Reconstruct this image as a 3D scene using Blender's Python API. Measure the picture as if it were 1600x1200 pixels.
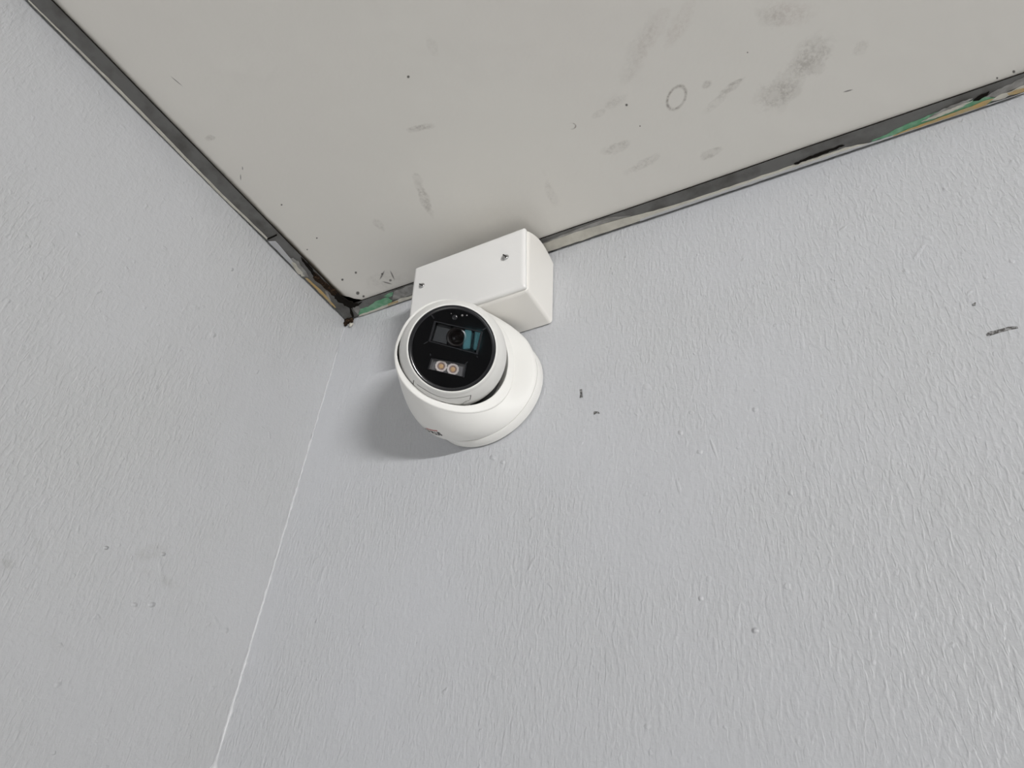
import bpy, bmesh, math, random
from mathutils import Vector, Matrix
from mathutils.bvhtree import BVHTree
SC = bpy.context.scene
COL = SC.collection
for o in list(bpy.data.objects):
    bpy.data.objects.remove(o)

# ---------------------------------------------------------------- camera, light, exposure
S = 0.271                     # metres per survey unit (camera base is 110 mm across)
H = 2.40                      # ceiling height at the corner
ROOM_X, ROOM_Y = 2.9, 2.9     # room size
RT = ((0.88763, 0.455494, 0.068114), (-0.216049, 0.542423, -0.81185), (-0.406739, 0.705906, 0.57988))
CU = Vector((1.79419, -1.64703, -1.91003))
FPX = 1090.71

def U(x, y, z):               # survey units (origin at the room corner) -> metres
    return Vector((x * S, y * S, z * S + H))

CAM = U(*CU)
right, down, fwd = Vector(RT[0]), Vector(RT[1]), Vector(RT[2])
cam_data = bpy.data.cameras.new('camera')
cam = bpy.data.objects.new('camera', cam_data)
COL.objects.link(cam)
m = Matrix((right, -down, -fwd)).transposed().to_4x4()
m.translation = CAM
cam.matrix_world = m
cam_data.sensor_width = 36
cam_data.lens = FPX / 1600 * 36
cam_data.clip_start = 0.01
SC.camera = cam

w = bpy.data.worlds.new('world')
SC.world = w
w.use_nodes = True
w.node_tree.nodes['Background'].inputs[0].default_value = (1, 1, 1, 1)
w.node_tree.nodes['Background'].inputs[1].default_value = 0.0

def area(name, loc, target, sx, sy, power, col, up=None):
    l = bpy.data.lights.new(name, 'AREA')
    l.shape = 'RECTANGLE'; l.size = sx; l.size_y = sy; l.energy = power; l.color = col
    o = bpy.data.objects.new(name, l); COL.objects.link(o)
    d = (Vector(target) - Vector(loc)).normalized()
    x = Vector(up or (0, 0, 1)).cross(d)
    x.normalize(); y = d.cross(x)
    mm = Matrix((x, -y, -d)).transposed().to_4x4()
    if mm.to_3x3().determinant() < 0:
        mm = Matrix((-x, -y, -d)).transposed().to_4x4()
    mm.translation = Vector(loc)
    o.matrix_world = mm
    return o
# a tube lamp high on the right wall (it throws the soft shadows to the left)
KEY_LOC = Vector((2.82, -1.90, 2.14))
area('tube_lamp', KEY_LOC, (0.50, 0.0, 2.25), 1.2, 0.05, 3.4, (1.0, 0.995, 0.98)).data.spread = math.radians(50)
# broad unseen fill light added behind the camera to brighten the walls
area('rear_fill_light', (0.6, -2.84, 0.75), (0.6, 0, 1.2), 1.2, 1.2, 5.0, (0.97, 0.985, 1.0))
# unseen spot added over the pale floor; its bounce lifts ceiling and undersides
def spot(name, loc, target, power, deg, col):
    l = bpy.data.lights.new(name, 'SPOT'); l.energy = power; l.color = col
    l.spot_size = math.radians(deg); l.spot_blend = 0.4; l.shadow_soft_size = 0.06
    o = bpy.data.objects.new(name, l); COL.objects.link(o); o.location = loc
    o.rotation_euler = (Vector(target) - Vector(loc)).to_track_quat('-Z', 'Y').to_euler()
    return o
spot('floor_bounce_fill', (1.25, -0.95, 1.35), (1.25, -0.85, 0.0), 114.0, 70, (1.0, 0.99, 0.96))
# two small teal lights added to give the lens window its teal reflection
area('teal_reflection_light', (1.905, -2.87, 1.225), (1.905, 0, 1.225), 0.045, 0.115, 0.015, (0.30, 0.80, 0.90))
area('teal_reflection_light', (1.972, -2.87, 1.215), (1.972, 0, 1.215), 0.040, 0.115, 0.010, (0.30, 0.80, 0.90))

SC.view_settings.view_transform = 'Standard'
SC.view_settings.look = 'None'
SC.view_settings.gamma = 1.0
SC.view_settings.use_curve_mapping = False
SC.view_settings.exposure = 1.35

# ---------------------------------------------------------------- helpers
def ray(px, py):
    return (right * ((px - 800) / FPX) + down * ((py - 600) / FPX) + fwd).normalized()

def hit(px, py, P, n):        # where the sight line meets a real plane
    r = ray(px, py)
    return CAM + r * ((P - CAM).dot(n) / r.dot(n))

def hit_sphere(px, py, P, rad):
    r = ray(px, py); q = P - CAM
    b = r.dot(q)
    return CAM + r * (b - math.sqrt(max(0.0, b * b - q.dot(q) + rad * rad)))

def empty(name, loc, label=None, cat=None):
    o = bpy.data.objects.new(name, None); COL.objects.link(o)
    o.location = loc; o.empty_display_size = 0.03
    if label: o['label'] = label
    if cat: o['category'] = cat
    return o

def obj(name, verts, faces, mat, parent=None, smooth=False, label=None, kind=None, bevel=None, seg=2, sharp=None):
    """one mesh object; verts in world metres (stored relative to the top parent)"""
    off = Vector((0, 0, 0)); p = parent
    while p is not None:
        off += Vector(p.location); p = p.parent
    me = bpy.data.meshes.new(name)
    me.from_pydata([tuple(Vector(v) - off) for v in verts], [], faces)
    if bevel:
        bm = bmesh.new(); bm.from_mesh(me)
        bmesh.ops.recalc_face_normals(bm, faces=bm.faces)
        bmesh.ops.bevel(bm, geom=list(bm.edges), offset=bevel, segments=seg, profile=0.5, affect='EDGES', clamp_overlap=True)
        bm.to_mesh(me); bm.free()
    else:
        bm = bmesh.new(); bm.from_mesh(me)
        bmesh.ops.recalc_face_normals(bm, faces=bm.faces)
        bm.to_mesh(me); bm.free()
    if smooth:
        for f in me.polygons: f.use_smooth = True
        me.set_sharp_from_angle(angle=math.radians(sharp if sharp else 40))
    me.materials.append(mat)
    o = bpy.data.objects.new(name, me); COL.objects.link(o)
    if parent is not None: o.parent = parent
    if label: o['label'] = label
    if kind: o['kind'] = kind
    return o

def loft(rings, close_start=False, close_end=False):
    n = len(rings[0]); V = []; F = []
    for r in rings: V += r
    for i in range(len(rings) - 1):
        for k in range(n):
            k2 = (k + 1) % n
            F.append((i * n + k, i * n + k2, (i + 1) * n + k2, (i + 1) * n + k))
    if close_start: F.append(tuple(range(n)))
    if close_end: F.append(tuple(range((len(rings) - 1) * n, len(rings) * n)))
    return V, F

def frame_of(n, upish):
    n = n.normalized()
    a = (upish - n * upish.dot(n)).normalized()
    return a, n.cross(a), n

def lathe(c, axis, prof, n=64, close_start=False, close_end=False, ref=Vector((0, 0, 1))):
    a, b, nn = frame_of(axis, ref)
    rings = [[c + nn * d + a * (r * math.cos(2 * math.pi * k / n)) + b * (r * math.sin(2 * math.pi * k / n)) for k in range(n)] for r, d in prof]
    return loft(rings, close_start, close_end)

def slab(pts, n, t):
    """flat outline pts (world), thickened by t along n"""
    k = len(pts)
    V = [Vector(p) for p in pts] + [Vector(p) + n * t for p in pts]
    F = [tuple(range(k)), tuple(range(k, 2 * k))]
    F += [(i, (i + 1) % k, k + (i + 1) % k, k + i) for i in range(k)]
    return V, F

def boxv(x0, x1, y0, y1, z0, z1):
    V = [Vector((x, y, z)) for x in (x0, x1) for y in (y0, y1) for z in (z0, z1)]
    F = [(0, 1, 3, 2), (4, 5, 7, 6), (0, 1, 5, 4), (2, 3, 7, 6), (0, 2, 6, 4), (1, 3, 7, 5)]
    return V, F

def join(*vf):
    V = []; F = []
    for v, f in vf:
        k = len(V); V += v; F += [tuple(i + k for i in ff) for ff in f]
    return V, F

# ---------------------------------------------------------------- materials
def mat(name, col, rough=0.5, metal=0.0, spec=0.5, coat=0.0, bump=None, vary=None, emit=None):
    mt = bpy.data.materials.new(name); mt.use_nodes = True
    nt = mt.node_tree; b = nt.nodes['Principled BSDF']
    b.inputs['Base Color'].default_value = (*col, 1); b.inputs['Roughness'].default_value = rough
    b.inputs['Metallic'].default_value = metal; b.inputs['Specular IOR Level'].default_value = spec
    b.inputs['Coat Weight'].default_value = coat; b.inputs['Coat Roughness'].default_value = 0.05
    geo = nt.nodes.new('ShaderNodeNewGeometry')
    if bump:
        sc, st = bump
        no = nt.nodes.new('ShaderNodeTexNoise'); no.inputs['Scale'].default_value = sc; no.inputs['Detail'].default_value = 4
        nt.links.new(geo.outputs['Position'], no.inputs['Vector'])
        bp = nt.nodes.new('ShaderNodeBump'); bp.inputs['Strength'].default_value = 1.0; bp.inputs['Distance'].default_value = st
        nt.links.new(no.outputs['Fac'], bp.inputs['Height']); nt.links.new(bp.outputs['Normal'], b.inputs['Normal'])
    if vary:
        sc, col2, lo, hi = vary
        no = nt.nodes.new('ShaderNodeTexNoise'); no.inputs['Scale'].default_value = sc; no.inputs['Detail'].default_value = 6
        nt.links.new(geo.outputs['Position'], no.inputs['Vector'])
        mr = nt.nodes.new('ShaderNodeMapRange'); mr.inputs[1].default_value = lo; mr.inputs[2].default_value = hi
        nt.links.new(no.outputs['Fac'], mr.inputs[0])
        mx = nt.nodes.new('ShaderNodeMix'); mx.data_type = 'RGBA'
        mx.inputs[6].default_value = (*col, 1); mx.inputs[7].default_value = (*col2, 1)
        nt.links.new(mr.outputs[0], mx.inputs[0]); nt.links.new(mx.outputs[2], b.inputs['Base Color'])
    return mt

class NB:                      # tiny node builder
    def __init__(s, mt): s.nt = mt.node_tree
    def val(s, sock, v):
        if isinstance(v, bpy.types.NodeSocket): s.nt.links.new(v, sock)
        elif v is not None: sock.default_value = v
    def math(s, op, a, b=None, c=None, clamp=False):
        n = s.nt.nodes.new('ShaderNodeMath'); n.operation = op; n.use_clamp = clamp
        for i, v in enumerate((a, b, c)): s.val(n.inputs[i], v)
        return n.outputs[0]
    def vm(s, op, a, b=None):
        n = s.nt.nodes.new('ShaderNodeVectorMath'); n.operation = op
        s.val(n.inputs[0], a)
        if b is not None: s.val(n.inputs[1], b)
        return n.outputs['Value'] if op in ('DOT_PRODUCT', 'LENGTH') else n.outputs['Vector']
    def noise(s, vec, scale, detail=3, rough=0.55, dist=0.0):
        n = s.nt.nodes.new('ShaderNodeTexNoise')
        s.nt.links.new(vec, n.inputs['Vector']); n.inputs['Scale'].default_value = scale
        n.inputs['Detail'].default_value = detail; n.inputs['Roughness'].default_value = rough; n.inputs['Distortion'].default_value = dist
        return n.outputs['Fac']
    def mr(s, v, a, b, c=0.0, d=1.0, smooth=True):
        n = s.nt.nodes.new('ShaderNodeMapRange'); n.interpolation_type = 'SMOOTHSTEP' if smooth else 'LINEAR'
        s.val(n.inputs[0], v)
        for i, q in enumerate((a, b, c, d)): n.inputs[i + 1].default_value = q
        return n.outputs[0]
    def mix(s, f, a, b):
        n = s.nt.nodes.new('ShaderNodeMix'); n.data_type = 'RGBA'
        s.val(n.inputs[0], f)
        for i, v in ((6, a), (7, b)):
            s.val(n.inputs[i], (*v, 1) if isinstance(v, tuple) else v)
        return n.outputs[2]
    def pos(s):
        return s.nt.nodes.new('ShaderNodeNewGeometry').outputs['Position']
    def bump(s, h, dist, prev=None):
        n = s.nt.nodes.new('ShaderNodeBump'); n.inputs['Distance'].default_value = dist
        s.nt.links.new(h, n.inputs['Height'])
        if prev is not None: s.nt.links.new(prev, n.inputs['Normal'])
        return n.outputs['Normal']

def ellipse(nb, P, plane, cx, cy, ang, a, b):
    """distance field (1 on the rim) of an elliptic smudge lying on a plane, laid out in metres on that plane"""
    P0, n = plane
    c = hit(cx, cy, P0, n)
    t = math.radians(ang)
    ea = hit(cx + a * math.cos(t), cy + a * math.sin(t), P0, n) - c
    eb = hit(cx - b * math.sin(t), cy + b * math.cos(t), P0, n) - c
    # dual basis
    g = [[ea.dot(ea), ea.dot(eb)], [ea.dot(eb), eb.dot(eb)]]
    det = g[0][0] * g[1][1] - g[0][1] ** 2
    da = (ea * g[1][1] - eb * g[0][1]) / det
    db = (eb * g[0][0] - ea * g[0][1]) / det
    q = nb.vm('SUBTRACT', P, tuple(c))
    u = nb.vm('DOT_PRODUCT', q, tuple(da)); v = nb.vm('DOT_PRODUCT', q, tuple(db))
    return nb.math('SQRT', nb.math('ADD', nb.math('MULTIPLY', u, u), nb.math('MULTIPLY', v, v)))

# planes of the room (walls and ceiling are slightly out of true, as in the photograph)
DX, DY, DZ = 0.016983, 0.017345, -0.026224
PC = (U(0, 0, 0.0085), Vector((DX, -DY, -1)).normalized())           # ceiling underside (normal down)
PF = (U(0, 0, 0.0), Vector((DX, -DY, -1)).normalized())             # underside of the steel angles
PB = (U(0, 0, 0), Vector((0, -1, 0)))                               # back wall
e1, e2 = Vector((0, -1, DY)), Vector((DZ, 0, -1))
nl = e1.cross(e2); nl = nl if nl.x > 0 else -nl
PL = (U(0, 0, 0), nl.normalized())                                  # left wall

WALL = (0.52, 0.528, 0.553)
def wall_material(name, plane, smudges, rough_amt, WALL=WALL, lumps_px=(), sgain=0.42):
    mt = mat(name, WALL, 0.42, spec=0.45)
    nb = NB(mt); nt = mt.node_tree; b = nt.nodes['Principled BSDF']
    P = nb.pos()
    st = nb.vm('MULTIPLY', P, (1.0, 1.0, 0.30))
    streak = nb.mr(nb.noise(st, 360, 2, 0.5, 0.6), 0.40, 0.68)
    peel = nb.noise(P, 300, 2, 0.5)
    wide = nb.noise(st, 110, 2, 0.5, 0.4)
    lumps = nb.noise(P, 22, 3, 0.5)
    region = nb.mr(nb.noise(P, 5.0, 2), 0.36, 0.60)
    pim = nb.mr(nb.noise(P, 130, 1, 0.4), 0.70, 0.80)
    h = nb.math('MULTIPLY', streak, nb.math('ADD', nb.math('MULTIPLY', region, 0.34 * sgain), 0.16 * sgain))
    h = nb.math('ADD', h, nb.math('MULTIPLY', wide, 0.5 * sgain))
    h = nb.math('ADD', h, nb.math('MULTIPLY', peel, 0.42))
    h = nb.math('ADD', h, nb.math('MULTIPLY', lumps, 1.3))
    h = nb.math('ADD', h, nb.math('MULTIPLY', pim, 0.30))
    for (cx, cy, ang, a, bb, amt) in lumps_px:       # drips, pimples and trowel marks
        d = ellipse(nb, P, plane, cx, cy, ang, a, bb)
        h = nb.math('ADD', h, nb.mr(d, 1.2, 0.2, 0.0, amt * (0.6 if a < 7.5 else 0.28)))
    nt.links.new(nb.bump(h, rough_amt), b.inputs['Normal'])
    col = nb.mix(nb.mr(nb.noise(P, 5, 4), 0.35, 0.7), WALL, (WALL[0] * 0.975, WALL[1] * 0.975, WALL[2] * 0.96))
    for (cx, cy, ang, a, bb, s) in smudges:
        d = ellipse(nb, P, plane, cx, cy, ang, a, bb)
        f = nb.math('MULTIPLY', nb.mr(d, 1.1, 0.3), nb.math('MULTIPLY', nb.mr(nb.noise(P, 160, 4, 0.7), 0.35, 0.65), s))
        col = nb.mix(f, col, (0.30, 0.295, 0.28))
    nt.links.new(col, b.inputs['Base Color'])
    return mt

M_back = wall_material('grey_enamel_back', PB, [(1284, 650, 0, 4, 4, .5), (830, 880, 60, 30, 6, .12)], 0.0011, lumps_px=[(1437, 392, -55, 22, 4, 1.2), (1449, 371, 20, 9, 4, 1.3), (1415, 425, 0, 6, 4, .9), (1515, 457, -35, 8, 3, 1.2), (1180, 985, 0, 6, 5, 1.4), (1317, 357, -35, 14, 2.5, 1.0), (1093, 706, 10, 5, 4, 1.0), (1063, 676, 5, 4, 4, 1.0), (1115, 700, 70, 20, 2.5, 1.2), (500, 905, -68, 40, 4, 1.0), (492, 880, -55, 26, 4, .8), (375, 1110, 60, 8, 6, 1.5), (770, 715, 0, 5, 4, 1.2), (785, 722, 0, 4, 3, 1.0), (1095, 935, 0, 4, 4, 1.0), (830, 882, -62, 16, 3, 1.0), (1060, 760, 75, 16, 3, .9), (1235, 770, 0, 4, 4, .9), (1180, 640, 0, 5, 4, .9), (1010, 604, 0, 6, 5, .9)])
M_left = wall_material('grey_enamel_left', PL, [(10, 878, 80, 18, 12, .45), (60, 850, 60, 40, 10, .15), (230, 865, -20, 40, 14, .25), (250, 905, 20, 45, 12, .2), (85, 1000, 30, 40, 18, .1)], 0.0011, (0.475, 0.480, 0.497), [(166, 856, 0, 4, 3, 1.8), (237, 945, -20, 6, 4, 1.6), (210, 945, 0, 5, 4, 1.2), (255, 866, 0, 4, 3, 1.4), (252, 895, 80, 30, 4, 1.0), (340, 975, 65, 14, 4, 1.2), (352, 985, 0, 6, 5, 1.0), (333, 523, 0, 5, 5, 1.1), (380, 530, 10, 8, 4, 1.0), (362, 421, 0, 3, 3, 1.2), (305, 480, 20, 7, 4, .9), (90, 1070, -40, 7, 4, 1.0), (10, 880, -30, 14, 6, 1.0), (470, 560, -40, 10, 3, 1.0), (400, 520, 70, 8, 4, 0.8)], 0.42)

CEIL = (0.70, 0.683, 0.645)
def ceiling_material():
    mt = mat('ceiling_paint', CEIL, 0.5, spec=0.35)
    nb = NB(mt); nt = mt.node_tree; b = nt.nodes['Principled BSDF']
    P = nb.pos()
    col = nb.mix(nb.mr(nb.noise(P, 4, 4), 0.35, 0.7), CEIL, (0.695, 0.673, 0.638))
    fine = nb.noise(P, 330, 5, 0.75); mid = nb.noise(P, 90, 4, 0.65); coarse = nb.noise(P, 32, 3, 0.6)
    grain = nb.math('MULTIPLY', nb.mr(fine, 0.38, 0.62), nb.mr(mid, 0.36, 0.58))
    grey, pink = (0.32, 0.295, 0.27), (0.45, 0.385, 0.355)
    for (cx, cy, ang, a, bb, s, c) in [
            (1268, 92, -52, 46, 30, .55, grey), (1215, 150, -30, 48, 24, .55, grey), (1240, 122, -42, 60, 26, .35, grey),
            (1104, 132, -35, 11, 7, 1.0, grey), (1140, 138, -35, 28, 7, .55, grey), (1150, 128, -25, 16, 3, .7, grey), (1120, 160, -40, 28, 8, .3, grey),
            (1232, 22, 5, 46, 26, .45, pink), (1205, 25, 10, 30, 20, .3, grey), (1015, 60, -62, 70, 16, .3, pink), (1060, 40, -58, 60, 14, .3, pink), (1000, 70, -65, 70, 18, .2, grey),
            (965, 230, -18, 26, 9, .5, grey), (1110, 240, -28, 20, 7, .65, grey), (1005, 256, -28, 36, 7, .4, grey), (960, 160, -30, 22, 10, .3, grey),
            (935, 178, -30, 14, 6, .35, grey), (655, 200, -8, 24, 6, .7, grey), (664, 312, 68, 30, 8, .6, grey), (652, 278, 60, 12, 7, .5, grey),
            (592, 352, 40, 16, 6, .4, grey), (329, 215, 0, 9, 5, .9, grey), (860, 300, 70, 26, 8, .3, grey), (605, 440, 0, 40, 16, .25, grey), (676, 70, 70, 24, 10, .2, grey), (1345, 75, -40, 16, 10, .3, grey), (1290, 270, -20, 40, 14, .12, grey)]:
        d = ellipse(nb, P, PC, cx, cy, ang, a, bb)
        d = nb.math('ADD', d, nb.math('MULTIPLY', nb.math('SUBTRACT', nb.math('ADD', mid, nb.math('MULTIPLY', coarse, 0.8)), 0.9), 1.7))
        f = nb.math('MULTIPLY', nb.mr(d, 1.05, 0.55), nb.math('MULTIPLY', nb.math('ADD', nb.math('MULTIPLY', grain, 0.75), 0.25), s * 0.85), None, True)
        col = nb.mix(f, col, c)
    # ring-shaped print and a fine curl
    for (cx, cy, ang, a, bb, s, w0) in [(1057, 153, -60, 22, 14, .6, .22), (893, 197, 0, 7, 5, .7, .3)]:
        d = ellipse(nb, P, PC, cx, cy, ang, a, bb)
        f = nb.mr(nb.math('ABSOLUTE', nb.math('SUBTRACT', d, 0.9)), w0, 0.0)
        col = nb.mix(nb.math('MULTIPLY', f, nb.math('MULTIPLY', nb.math('MULTIPLY', nb.math('ADD', grain, 0.35), nb.mr(coarse, 0.40, 0.56)), s * 1.3), None, True), col, grey)
    # pin-sized dark specks
    for (cx, cy, r) in [(638, 120, 2.4), (979, 164, 2.2), (1558, 122, 1.8), (1584, 112, 2.6), (559, 458, 3), (568, 463, 2), (597, 428, 1.7), (1000, 197, 1.2), (1168, 82, 1.2), (535, 437, 2), (440, 320, 1.5), (495, 372, 1.4), (556, 426, 2.0), (480, 390, 1.2)]:
        d = ellipse(nb, P, PC, cx, cy, 0, r, r)
        col = nb.mix(nb.mr(d, 1.2, 0.5, 0, 0.9), col, (0.05, 0.045, 0.04))
    for (cx, cy, ang, a, bb) in [(597, 430, -62, 8, 1.4), (613, 430, 65, 8, 1.2), (605, 442, 15, 8, 1.1), (276, 127, 40, 12, 0.7), (379, 263, 85, 3, .8), (376, 277, 88, 5, .8), (610, 438, 0, 2.4, 2.0), (1325, 142, -15, 8, 1.2)]:
        d = ellipse(nb, P, PC, cx, cy, ang, a, bb)
        col = nb.mix(nb.mr(d, 1.2, 0.5, 0, 0.75), col, (0.07, 0.065, 0.06))
    # rust-brown seep along the left steel angle, strongest at the corner
    A = hit(80, 0, *PC); B = hit(526, 455, *PC)
    t = (B - A).normalized(); n = PC[1].cross(t); n = n if n.x > 0 else -n
    dist = nb.vm('DOT_PRODUCT', nb.vm('SUBTRACT', P, tuple(A)), tuple(n))
    dist = nb.math('ADD', dist, nb.math('MULTIPLY', nb.math('SUBTRACT', nb.noise(P, 40, 3), 0.5), 0.004))
    along = nb.vm('DOT_PRODUCT', nb.vm('SUBTRACT', P, tuple(A)), tuple(t))
    near = nb.mr(along, (B - A).length * 0.3, (B - A).length * 0.95, 0.4, 0.95)
    col = nb.mix(nb.math('MULTIPLY', nb.mr(dist, 0.0062, 0.001), near), col, (0.075, 0.055, 0.035))
    nt.links.new(col, b.inputs['Base Color'])
    hgt = nb.math('ADD', nb.noise(P, 60, 3), nb.math('MULTIPLY', nb.noise(P, 12, 2), 1.5))
    nt.links.new(nb.bump(hgt, 0.0004), b.inputs['Normal'])
    return mt
M_ceil = ceiling_material()
M_plain = mat('plain_wall', (0.22, 0.22, 0.23), 0.6)
M_floor = mat('floor_tile', (0.66, 0.645, 0.62), 0.5, vary=(3, (0.60, 0.59, 0.565), .4, .6))
M_steel = mat('dark_grey_steel_paint', (0.125, 0.124, 0.12), 0.5, bump=(150, 0.0006), vary=(60, (0.07, 0.067, 0.062), .45, .72))
M_black = mat('black_grime_gap_shade', (0.009, 0.0075, 0.006), 0.9, spec=0.1, bump=(300, 0.001))  # real grime, and also the painted dark of gaps, corner hole and void
M_rust = mat('brown_grime', (0.022, 0.014, 0.009), 0.9, spec=0.1, bump=(400, 0.002), vary=(420, (0.11, 0.065, 0.035), .52, .7))
M_green = mat('green_paint', (0.11, 0.30, 0.17), 0.5, bump=(300, 0.0006), vary=(140, (0.20, 0.37, 0.25), .4, .65))
M_ochre = mat('ochre_paint', (0.47, 0.32, 0.13), 0.5, bump=(300, 0.0004), vary=(120, (0.40, 0.33, 0.2), .4, .65))
M_cream = mat('cream_paint', (0.56, 0.54, 0.48), 0.45, bump=(260, 0.0005), vary=(90, (0.46, 0.44, 0.39), .4, .7))
M_greyp = mat('light_grey_paint', (0.30, 0.295, 0.285), 0.5, bump=(260, 0.0006), vary=(110, (0.20, 0.195, 0.185), .38, .62))
M_lip = mat('grey_wall_paint_on_steel', (0.47, 0.475, 0.49), 0.4, bump=(200, 0.0004))
M_bead = mat('filler_bead_paint', (0.56, 0.567, 0.585), 0.35)
M_pvc = mat('white_pvc', (0.77, 0.762, 0.752), 0.4, bump=(500, 0.00004))
M_pvc_body = mat('white_pvc_body', (0.79, 0.77, 0.735), 0.4, bump=(400, 0.00005))
M_white = mat('white_camera_paint', (0.745, 0.738, 0.717), 0.5, spec=0.35, bump=(900, 0.00003))
M_gloss = mat('gloss_black_plastic', (0.0035, 0.0036, 0.004), 0.04, spec=0.4)
M_bev = mat('black_rim_plastic', (0.016, 0.016, 0.018), 0.18, spec=0.5)
M_panel = mat('charcoal_plastic_lit_tone', (0.035, 0.036, 0.038), 0.5, bump=(2500, 0.0001))
M_lens = mat('lens_glass', (0.004, 0.002, 0.0015), 0.05, spec=0.25)
M_ring = mat('lens_ring', (0.02, 0.014, 0.012), 0.25)
M_ledbed = mat('led_bed_plastic', (0.19, 0.18, 0.18), 0.4)
M_ledw = mat('led_reflector', (0.93, 0.84, 0.80), 0.35)
M_cup = mat('led_cup', (0.42, 0.31, 0.27), 0.4)
M_ledy = mat('led_phosphor', (0.78, 0.50, 0.25), 0.4)
M_screw = mat('plated_steel', (0.46, 0.46, 0.46), 0.28, metal=0.9)
M_dark = mat('dark_gap', (0.01, 0.01, 0.01), 0.8)
M_gapshade = mat('wall_gap_shade', (0.02, 0.02, 0.02), 0.7)
M_ink = mat('black_ink', (0.01, 0.01, 0.01), 0.5)
M_red = mat('red_ink', (0.38, 0.025, 0.02), 0.5)

def glass_pane_material(name, tint):
    mt = bpy.data.materials.new(name); mt.use_nodes = True
    nt = mt.node_tree; nt.nodes.remove(nt.nodes['Principled BSDF'])
    out = nt.nodes['Material Output']
    tr = nt.nodes.new('ShaderNodeBsdfTransparent'); tr.inputs[0].default_value = (*tint, 1)
    gl = nt.nodes.new('ShaderNodeBsdfGlossy'); gl.inputs['Roughness'].default_value = 0.02
    fr = nt.nodes.new('ShaderNodeFresnel'); fr.inputs[0].default_value = 1.5
    mx = nt.nodes.new('ShaderNodeMixShader')
    nt.links.new(fr.outputs[0], mx.inputs[0]); nt.links.new(tr.outputs[0], mx.inputs[1]); nt.links.new(gl.outputs[0], mx.inputs[2])
    nt.links.new(mx.outputs[0], out.inputs[0])
    return mt
M_glass = glass_pane_material('thin_clear_pane', (0.86, 0.87, 0.88))

# ---------------------------------------------------------------- room shell
T = 0.05
def plane_z(x, y, P):          # height of a ceiling-type plane
    P0, n = P
    return P0.z - (n.x * (x - P0.x) + n.y * (y - P0.y)) / n.z
def left_x(y, z):
    P0, n = PL
    return P0.x - (n.y * (y - P0.y) + n.z * (z - P0.z)) / n.x

# back wall
wx0 = left_x(0, 0) - T
V, F = boxv(wx0, ROOM_X, 0, T, 0, H + 0.012)
for v in V:
    if v.z > 1: v.z = plane_z(v.x, 0, PF) + 0.004
    if v.x < 0: v.x = left_x(v.y, v.z) - 0.0
obj('wall_back', V, F, M_back, kind='structure')
wall_back = bpy.data.objects['wall_back']
# left wall
V = []
for y in (0.0, -ROOM_Y):
    for z in (0.0, 1.0):
        zz = 0.0 if z == 0 else plane_z(0, y, PF) + 0.004
        x = left_x(y, zz)
        V += [Vector((x, y, zz)), Vector((x - T, y, zz))]
F = [(0, 2, 6, 4), (1, 3, 7, 5), (0, 1, 3, 2), (4, 5, 7, 6), (0, 1, 5, 4), (2, 3, 7, 6)]
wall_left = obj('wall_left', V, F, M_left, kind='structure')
# right and front walls, floor
V, F = boxv(ROOM_X, ROOM_X + T, -ROOM_Y - T, T, 0, H + 0.16)
obj('wall_right', V, F, M_plain, kind='structure')
V, F = boxv(-0.12, ROOM_X, -ROOM_Y - T, -ROOM_Y, 0, H + 0.16)
obj('wall_front', V, F, M_plain, kind='structure')
V, F = boxv(-0.14, ROOM_X + T, -ROOM_Y - T, T, -T, 0)
obj('floor', V, F, M_floor, kind='structure')
# ceiling panel with its broken corner
c1, c2 = hit(531, 461, *PC), hit(571, 470, *PC)
far_l = hit(80, 0, *PC); far_r = hit(1600, 114.5, *PC)
def extend(a, b, k): return a + (b - a) * k
pl = extend(c1, far_l, ROOM_Y / abs(far_l.y - c1.y) * 0.985)
pr = extend(c2, far_r, (ROOM_X - c2.x) / (far_r.x - c2.x))
pr.x = ROOM_X
corner = Vector((ROOM_X, -ROOM_Y, 0)); corner.z = plane_z(corner.x, corner.y, PC)
pl.y = -ROOM_Y; pl.z = plane_z(pl.x, pl.y, PC)
# ragged broken edge between c1 and c2
mid = [hit(q[0], q[1], *PC) for q in ((537, 462.5), (546, 464), (553, 466.5), (561, 467.5))]
outline = [c1] + mid + [c2, pr, corner, pl]
V, F = slab(outline, -PC[1], 0.010)
ceiling = obj('ceiling', V, F, M_ceil, kind='structure')
# black plate added overhead to keep the gaps and corner hole dark
zc = H + 0.13
V, F = boxv(-0.12, ROOM_X + T, -ROOM_Y - T, T, zc, zc + 0.02)
obj('dark_void_plate', V, F, M_black, kind='structure')

# ---------------------------------------------------------------- steel angles along the ceiling
nF = PF[1]
def strip_outline(edge_lo, edge_hi, wob=0.0, seed=0, n=40):
    rnd = random.Random(seed)
    lo = [edge_lo[0].lerp(edge_lo[1], i / n) for i in range(n + 1)]
    hi = [edge_hi[0].lerp(edge_hi[1], i / n) for i in range(n + 1)]
    d = (edge_hi[0] - edge_lo[0]).normalized()
    if wob:
        hi = [p + d * rnd.uniform(-wob, wob) for p in hi]
    return lo + hi[::-1]

GAP = 0.0020
def dark_edges(o):             # steel edges painted black for the shaded gap line at the ceiling
    o.data.materials.append(M_black)
    for f in o.data.polygons:
        if abs(f.normal.z) < 0.7: f.material_index = 1
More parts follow.
